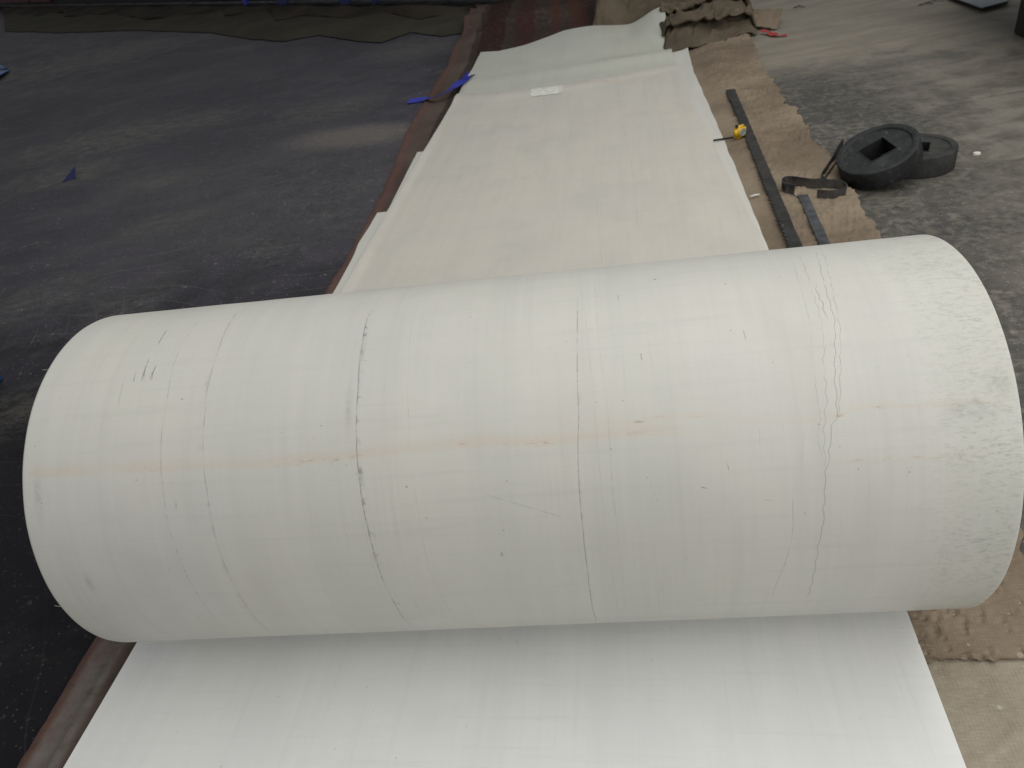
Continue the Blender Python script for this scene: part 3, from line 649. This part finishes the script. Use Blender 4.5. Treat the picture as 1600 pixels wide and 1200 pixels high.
strip('toothed_strip', G(1254, 308, .02), (1.788, 2.20), .038, .018, .003, .028, M_bright, 'short dark steel strip with fine teeth between the long strip and the cloth edge', .05)
# bent loop of saw band standing on edge
lp = empty('steel_loop', (G(1270, 300).x, G(1270, 300).y, 0)); lo = Vector((G(1270, 300).x, G(1270, 300).y))
tag(lp, 'bent steel band loop standing on its edge in front of the black discs', 'metal band')
zb = .018; zt_ = zb+.042
pth = [(1242, 289), (1234, 287), (1226, 286), (1222, 281), (1226, 276), (1237, 275), (1252, 277), (1268, 279), (1281, 279), (1292, 280), (1305, 280), (1317, 283), (1323, 288), (1320, 293), (1308, 296), (1293, 297), (1277, 296)]
pp_ = [G(x, y, zt_) for x, y in pth]; pp_ = catmull([Vector((p.x-lo.x, p.y-lo.y, 0)) for p in pp_], 8)
band('band', [(p.x, p.y) for p in resample(pp_, 170)], zb, zt_, .0028, simple('dark_band_steel', (.14, .145, .155), .28, .8, .15, 30), lp)
te = [G(x, y, zt_) for x, y in ((1242, 289), (1246, 292), (1250, 296))]
band('toothed_end', [(p.x-lo.x, p.y-lo.y) for p in resample([Vector((te[0].x, te[0].y, 0)), Vector((te[2].x, te[2].y-.01, 0))], 24)], zb-.003, zb+.008, .0025, M_bright, lp, .005)
p2 = [G(x, y, .05) for x, y in ((1296, 283), (1284, 273), (1290, 262), (1301, 245), (1311, 226), (1318, 217))]
q2 = catmull([Vector((p.x-lo.x, p.y-lo.y, 0)) for p in p2], 6)
band('leaning_tail', [(p.x, p.y) for p in q2], .012, .052, .003, M_steel, lp)
p3 = [G(x, y, .04) for x, y in ((1300, 287), (1288, 280), (1296, 266), (1308, 250), (1322, 230))]
q3 = catmull([Vector((p.x-lo.x, p.y-lo.y, 0)) for p in p3], 6)
band('leaning_tail', [(p.x, p.y) for p in q3], .008, .040, .003, M_steel, lp)
# ================================================================ black discs with square holes
mr = Mt('matt_black_rubber'); v = mr.coord(); a_ = mr.noise(v, 9, 5, .65); b_ = mr.noise(v, 45, 5, .7); st_ = mr.noise(mr.vec(*[q*k for q, k in zip(mr.xyz(v), (6, 6, 60))]), 1, 4)
c_ = mr.mix(mr.ss(a_, .35, .7), (.009, .0105, .0105), (.024, .028, .028)); c_ = mr.mix(mr.ss(b_, .54, .72)*.55, c_, (.085, .088, .082)); sc_ = mr.noise(mr.vec(*[q*k for q, k in zip(mr.xyz(v), (20, 150, 40))]), 1, 3, .6); c_ = mr.mix(mr.ss(sc_, .62, .74)*.5, c_, (.13, .135, .125)); c_ = mr.mix(mr.ss(st_, .6, .75)*.3, c_, (.07, .076, .076))
M_rub = mr.out(c_, mr.ss(b_, .3, .7, .45, .75), 0, mr.bump(b_*.6+a_*.4, .3, .002), .4)
mr2 = Mt('dusty_black_rubber'); v = mr2.coord(); a_ = mr2.noise(v, 8, 5, .65); b_ = mr2.noise(v, 40, 5, .7)
c_ = mr2.mix(mr2.ss(a_, .35, .65), (.022, .023, .022), (.048, .047, .042)); c_ = mr2.mix(mr2.ss(b_, .58, .7)*.4, c_, (.13, .125, .11))
M_rub2 = mr2.out(c_, .75, 0, mr2.bump(b_, .3, .002), .35)
M_hole = simple('black_hole_lining', (.010, .010, .011), .6)
def disc(name, C, nrm, r, h, sq, rot, mat, label, group):
    root = empty(name, C); n = Vector(nrm).normalized()
    ex = Vector(rot); ex = (ex-n*ex.dot(n)).normalized(); ey = n.cross(ex); root.rotation_euler = Matrix((ex, ey, n)).transposed().to_euler()
    tag(root, label, 'disc', group)
    Nn = 96; prof = [(r*.80, -.0065), (r*.815, -.0065), (r*.83, -.001), (r*.845, 0), (r-.005, 0), (r-.0012, -.0015), (r, -.005), (r, -h+.005), (r-.0015, -h+.0012), (r-.005, -h), (r*.80, -h)]
    V = []; F = []
    for (q, z) in prof:
        for k in range(Nn):
            t = 2*math.pi*k/Nn; rr = q*(1+.004*nz(math.cos(t)*2, math.sin(t)*2, z*20)); V.append((rr*math.cos(t), rr*math.sin(t), z+.0005*nz(math.cos(t)*4, math.sin(t)*4, q*10)))
    for j in range(len(prof)-1):
        for k in range(Nn): k2 = (k+1) % Nn; F.append((j*Nn+k, (j+1)*Nn+k, (j+1)*Nn+k2, j*Nn+k2))
    flat_sharp(mesh('rim', V, F, mat, root), 50)
    V = []; F = []
    rings = []
    def sqp(k, s_, z):
        t = 2*math.pi*k/Nn; c, s = math.cos(t), math.sin(t); m_ = s_/max(abs(c), abs(s)); return (c*m_, s*m_, z)
    for z in (-.0065, -h+.0004):
        V += [(r*.80*math.cos(2*math.pi*k/Nn), r*.80*math.sin(2*math.pi*k/Nn), z) for k in range(Nn)]
        V += [sqp(k, sq, z) for k in range(Nn)]
    for k in range(Nn):
        k2 = (k+1) % Nn
        F += [(k, k2, Nn+k2, Nn+k), (2*Nn+k, 3*Nn+k, 3*Nn+k2, 2*Nn+k2)]
    mesh('web', V, F, mat, root, False)
    V = [sqp(k, sq-.0003, z) for z in (-.0045, -h) for k in range(Nn)]+[sqp(k, sq-.004, z) for z in (-.0045, -h) for k in range(Nn)]
    F = []
    for k in range(Nn):
        k2 = (k+1) % Nn; F += [(k, Nn+k, Nn+k2, k2), (2*Nn+k, 2*Nn+k2, 3*Nn+k2, 3*Nn+k), (k, k2, 2*Nn+k2, 2*Nn+k)]
    mesh('square_hole', V, F, M_hole, root, False)
    return root
disc('holed_disc', (2.1132, 2.9551, .1364), (-.3765, -.2074, 1), .1565, .0812, .0565, (-.2524, .9620, .1045), M_rub, 'black disc with a square hole, tilted and leaning on the other disc', 'black discs with square holes')
disc('holed_disc', (2.3040, 3.0835, .0864), (0, 0, 1), .1596, .0858, .0565, (.35, .93, 0), M_rub2, 'dusty black disc lying flat on the concrete behind the tilted one', 'black discs with square holes')
# ================================================================ small things
tp = G(1156, 212, .03); t_ = empty('tape_measure', (tp.x, tp.y, .0185), math.radians(35)); tag(t_, 'small yellow tape measure on the burlap next to the long toothed strip', 'tape measure')
bm = bmesh.new(); bmesh.ops.create_cube(bm, size=1)
for v_ in bm.verts: v_.co = Vector((v_.co.x*.068, v_.co.y*.040, v_.co.z*.062+.031))
bmesh.ops.bevel(bm, geom=bm.edges[:], offset=.014, segments=4, affect='EDGES')
me = bpy.data.meshes.new('case'); bm.to_mesh(me); bm.free(); me.materials.append(simple('yellow_plastic', (.72, .45, .02), .4, 0, .12, 30))
me.polygons.foreach_set('use_smooth', [True]*len(me.polygons)); new('case', me, t_)
def puck(name, r, h, loc, rot, mat, parent, n=24):
    bm = bmesh.new(); bmesh.ops.create_cone(bm, cap_ends=True, segments=n, radius1=r, radius2=r*.92, depth=h)
    me = bpy.data.meshes.new(name); bm.to_mesh(me); bm.free(); me.materials.append(mat); o = new(name, me, parent); o.location = loc; o.rotation_euler = rot; return o
M_gp = simple('grey_plastic', (.28, .29, .27), .5); M_bk = simple('black_plastic', (.012, .012, .013), .5)
puck('badge', .019, .004, (0, -.0215, .033), (math.pi/2, 0, 0), M_gp, t_)
puck('lock_button', .008, .012, (-.022, 0, .063), (0, 0, 0), M_bk, t_, 12)
tb_ = [G(x, y, .022) for x, y in ((1126, 200), (1150, 200))]; e_ = (Vector((tb_[0].x-tp.x, tb_[0].y-tp.y, .004)), Vector((tb_[1].x-tp.x, tb_[1].y-tp.y, .004)))
bl_ = band('tape_blade', [(p.x, p.y) for p in resample([Vector((-.115, .060, 0)), Vector((-.028, .014, 0))], 8)], .002, .012, .002, M_bk, t_)
ch = G(1526, 241); c_o = puck('chalk_chip', .012, .008, (ch.x, ch.y, .004), (0, 0, 0), simple('chalk', (.72, .70, .62), .9), None, 10); c_o.scale = (1.3, .9, 1)
tag(c_o, 'small white chip lying on the concrete to the right of the discs', 'chip')
s0, s1_ = G(1172, 308, .02), G(1187, 305, .02)
st = tube('white_stick', [s0+Vector((0, 0, .002)), s0.lerp(s1_, .5)+Vector((0, .002, .004)), s1_+Vector((0, 0, .003))], [.0035, .004, .003], simple('white_plastic_stick', (.68, .67, .60), .5)); tag(st, 'short white stick poking out from under the right belt edge', 'stick')
def ribbon(name, P, wd, mat, label, cat, th=.0012, parent=None):
    pts = resample(catmull([Vector(p[0]) for p in P], 8), 60); V = []; F = []
    for k, p in enumerate(pts):
        w_ = wd*lerp([(i/(len(P)-1), P[i][1]) for i in range(len(P))], k/59); a = pts[max(k-1, 0)]; b = pts[min(k+1, 59)]; d = (b-a).normalized(); n = Vector((-d.y, d.x, 0)).normalized()
        tw = math.sin(k*.25)*.35; off = (n*math.cos(tw)+Vector((0, 0, 1))*math.sin(tw)*.6)*w_/2
        for q in (p+off, p-off): V.append(q+Vector((0, 0, th))); V.append(q)
    for k in range(59):
        A = 4*k; B = A+4; F += [(A, B, B+2, A+2), (A+1, A+3, B+3, B+1), (A, A+1, B+1, B), (A+2, B+2, B+3, A+3)]
    F += [(0, 2, 3, 1), (236, 237, 239, 238)]
    o = flat_sharp(mesh(name, V, F, mat, parent), 60)
    if label: tag(o, label, cat)
    return o
M_blue = simple('cobalt_blue_ribbon', (.012, .02, .38), .35, 0, .3, 40); M_navy = simple('navy_cloth', (.012, .013, .075), .7, 0, .3, 30)
ribbon('blue_strap', [(G(638, 158, .01), 1.3), (G(662, 155, .015), .5), (G(678, 152, .04), .55), (G(693, 146, .055), .8), (G(707, 138, .06), 1.2), (G(722, 126, .05), 1.3), (G(742, 112, .012), 1.0)], .075, M_blue, 'cobalt blue plastic strap trailing from under the left belt edge onto the floor', 'strap')
def shard(name, pts, mat, label, cat, h=.02):
    P = [G(x, y, z) for x, y, z in pts]; c = sum(P, Vector())/len(P); V = [tuple(p) for p in P]+[tuple(p-Vector((0, 0, .002))) for p in P]; n = len(P)
    F = [tuple(range(n)), tuple(range(n, 2*n))[::-1]]+[(i, n+i, n+(i+1) % n, (i+1) % n) for i in range(n)]
    o = mesh(name, V, F, mat, None, False)
    bm = bmesh.new(); bm.from_mesh(o.data); bmesh.ops.recalc_face_normals(bm, faces=bm.faces); bm.to_mesh(o.data); bm.free()
    return tag(o, label, cat)
shard('navy_scrap', [(97, 285, .004), (117, 259, .05), (118, 278, .004)], M_navy, 'small dark blue triangular scrap standing on the dark floor', 'scrap')
M_sky = simple('sky_blue_plastic', (.035, .14, .33), .4, 0, .3, 10)
lf = empty('blue_leaf_scrap', tuple(G(-14, 108)), 0); tag(lf, 'sky blue pointed plastic scrap at the upper left edge of the view', 'scrap')
for sgn in (1, -1):
    P = [(15, 109.0+sgn*.6, .012), (9, 109+sgn*3.2, .03), (0, 109+sgn*8, .045), (-14, 109+sgn*14, .05), (-45, 109+sgn*11, .03), (-45, 109+sgn*1.2, .006), (0, 109+sgn*1.2, .006)]
    Q = [G(*p)-Vector(lf.location) for p in P]; n = len(Q); V = [tuple(p) for p in Q]+[tuple(p-Vector((0, 0, .004))) for p in Q]
    F = [tuple(range(n)), tuple(range(n, 2*n))[::-1]]+[(i, n+i, n+(i+1) % n, (i+1) % n) for i in range(n)]
    mesh('blade_half', V, F, M_sky, lf, False)
# rounded blue cap at the left edge
cpx = G(-18, 600); bm = bmesh.new(); bmesh.ops.create_uvsphere(bm, u_segments=32, v_segments=16, radius=1)
for v_ in bm.verts: v_.co = Vector((v_.co.x*.052, v_.co.y*.045, max(v_.co.z, -.2)*.05+.012))
me = bpy.data.meshes.new('blue_cap'); bm.to_mesh(me); bm.free(); me.materials.append(simple('blue_rubber', (.012, .075, .22), .5, 0, .3, 12)); me.polygons.foreach_set('use_smooth', [True]*len(me.polygons))
bc = new('plastic_dome', me); bc.location = (cpx.x, cpx.y, 0); tag(bc, 'rounded blue plastic cap on the dark floor at the left edge of the view', 'cap')
M_red = simple('red_tape', (.36, .035, .03), .5, 0, .3, 40)
ribbon('red_tie', [(G(1188, 47, .03), .5), (G(1200, 50, .02), 1.0), (G(1212, 55, .012), 1.1), (G(1216, 55, .012), .9), (G(1230, 55, .01), .5)], .05, M_red, 'thin red tie lying on the concrete beside the burlap heap', 'tie')
for (x, y, s) in ((1435, 9, .05), (1447, 5, .06), (1240, 13, .04)):
    p = G(x, y); o = ribbon('debris_twist', [(p, .6), (p+Vector((s, .02, .01)), 1), (p+Vector((s*2, -.01, 0)), .5)], .02, M_bk, {1435: 'dark twist of debris on the pale concrete, left one of a pair at the top', 1447: 'dark twist of debris on the pale concrete, right one of a pair at the top', 1240: 'thin dark wire bit on the concrete above the red tie'}[x], 'debris')
# grey sheet-metal plate top right
pc = [G(1478, -8, .035), G(1534, 12, .035), G(1580, 0, .035), G(1545, -30, .035)]
bm_p = extrude('grey_plate', [(p.x, p.y) for p in pc], .006, simple('grey_plate_steel', (.20, .225, .235), .4, .3, .15, 8), None, .030)
tag(bm_p, 'grey metal plate with a pointed corner at the top right of the view', 'plate')
pf = extrude('plate_frame', [(p.x, p.y) for p in [G(1483, -12, .03), G(1534, 9.5, .03), G(1576, -2, .03), G(1545, -32, .03)]], .028, M_bk, bm_p, .001)
# dark machine foot at the right edge
mf = empty('press_machine', tuple(G(1640, 40))); tag(mf, 'black steel machine base standing at the top right edge of the view', 'machine')
g0 = G(1612, 66); off = Vector((g0.x-mf.location.x, g0.y-mf.location.y, 0))
def box(name, x0, x1, y0, y1, z0, z1, mat, parent, bev=.006, rz=0):
    bm = bmesh.new(); bmesh.ops.create_cube(bm, size=1)
    for v_ in bm.verts: v_.co = Vector(((x0+x1)/2+v_.co.x*(x1-x0), (y0+y1)/2+v_.co.y*(y1-y0), (z0+z1)/2+v_.co.z*(z1-z0)))
    bmesh.ops.bevel(bm, geom=bm.edges[:], offset=bev, segments=2, affect='EDGES')
    me = bpy.data.meshes.new(name); bm.to_mesh(me); bm.free(); me.materials.append(mat); o = new(name, me, parent); return o
M_mach = simple('black_machine_paint', (.006, .006, .007), .6, 0, .3, 6)
box('leg', off.x, off.x+.25, off.y, off.y+.25, 0, .55, M_mach, mf)
box('leg', off.x+1.0, off.x+1.25, off.y-.1, off.y+.15, 0, .55, M_mach, mf)
box('bed', off.x-.25, off.x+1.9, off.y-.9, off.y+.9, .56, .72, M_mach, mf)  # unseen overhang added above the leg to shade the floor
# ================================================================ things along the back left
M_olive = cloth_mat('olive_canvas', (.046, .043, .032), (.066, .060, .043))
fr = [(20, 50), (100, 52), (210, 48), (330, 52), (390, 62), (440, 66), (500, 56), (560, 66), (595, 68), (640, 52), (690, 58), (735, 52)]
bk = [(-20, 20), (100, 26), (250, 24), (400, 22), (550, 22), (735, 20)]
def band_fn(s, t):
    x = 8+(745-8)*s; a = G(x, lerp(fr, x)+1.0*nz(x*.05, 2)); b = G(x, lerp(bk, x)); p = a.lerp(b, t)
    return (p.x, p.y, .012+.02*t+.02*(1+nz(p.x*1.5, p.y*1.2, 2))*sm(0, .3, t))
ob = slab('olive_canvas_strip', band_fn, 220, 24, .004, M_olive); tag(ob, 'long dull olive canvas strip along the back of the dark floor', 'cloth')
fr2 = [(20, 24), (60, 27), (100, 21), (101, 29), (140, 26), (180, 25), (228, 33), (290, 27), (350, 20), (352, 29), (420, 20), (432, 35), (470, 28), (552, 33), (600, 24), (655, 34), (700, 26), (740, 22)]
def band2_fn(s, t):
    x = 5+(745-5)*s; a = G(x, lerp(fr2, x)-1, .03); b = G(x, 10, .10); p = a.lerp(b, t)
    return (p.x, p.y, .055+.05*t+.02*nz(p.x*3, p.y*2, 2))
ob2 = slab('ragged_brown_tarpaulin', band2_fn, 260, 20, .012, cloth_mat('dark_brown_tarp', (.026, .021, .016), (.052, .043, .032))); tag(ob2, 'ragged edged dark brown tarpaulin on top of the olive canvas strip', 'tarpaulin')
A = G(-60, 17); B = G(760, 14); dv = (B-A); ln = dv.length; az = math.atan2(dv.y, dv.x)
mc = empty('machine_bed', (A.x, A.y, 0), az); tag(mc, 'long low black machine bed with red and blue bits behind the canvas strips', 'machine')
box('frame_rail', 0, ln, .05, .6, .10, .9, M_mach, mc, .01)
def on_bed(px): 
    p = G(px, 14); return (Vector((p.x, p.y, 0))-A).dot(dv.normalized())
M_dred = simple('dark_red_paint', (.085, .012, .012), .5); M_sil = simple('pale_metal_tip', (.45, .5, .6), .3, .6)
for (x0, x1) in ((18, 64), (66, 95), (333, 372), (480, 488), (575, 583), (612, 622)):
    a_, b_ = sorted((on_bed(x0), on_bed(x1))); box('red_panel', a_, b_, -.01, .048, .16, .85, M_dred, mc, .004)
for (x0, x1, y1) in ((395, 408, 8), (440, 470, 18), (534, 566, 18), (590, 608, 16)):
    b0 = on_bed(x0); b1 = on_bed(x1); d_ = (b1-b0)
    V = [(b0-.2*d_, -.06, .75), (b0+d_*.7, -.06, .75), (b1, -.14, .10), (b0+.55*d_, -.14, .08)]; V += [(a, b+.03, c) for a, b, c in V]
    mesh('blue_guard', V, [(0, 3, 2, 1), (4, 5, 6, 7), (0, 1, 5, 4), (1, 2, 6, 5), (2, 3, 7, 6), (3, 0, 4, 7)], M_blue if x0 == 395 else simple('deep_blue_paint', (.010, .016, .10), .45), mc, False)
for x in (72, 320, 571, 609, 764):
    b0 = on_bed(x); box('pale_tip', b0-.04, b0+.05, -.04, .045, .25, .32, M_sil, mc, .003)
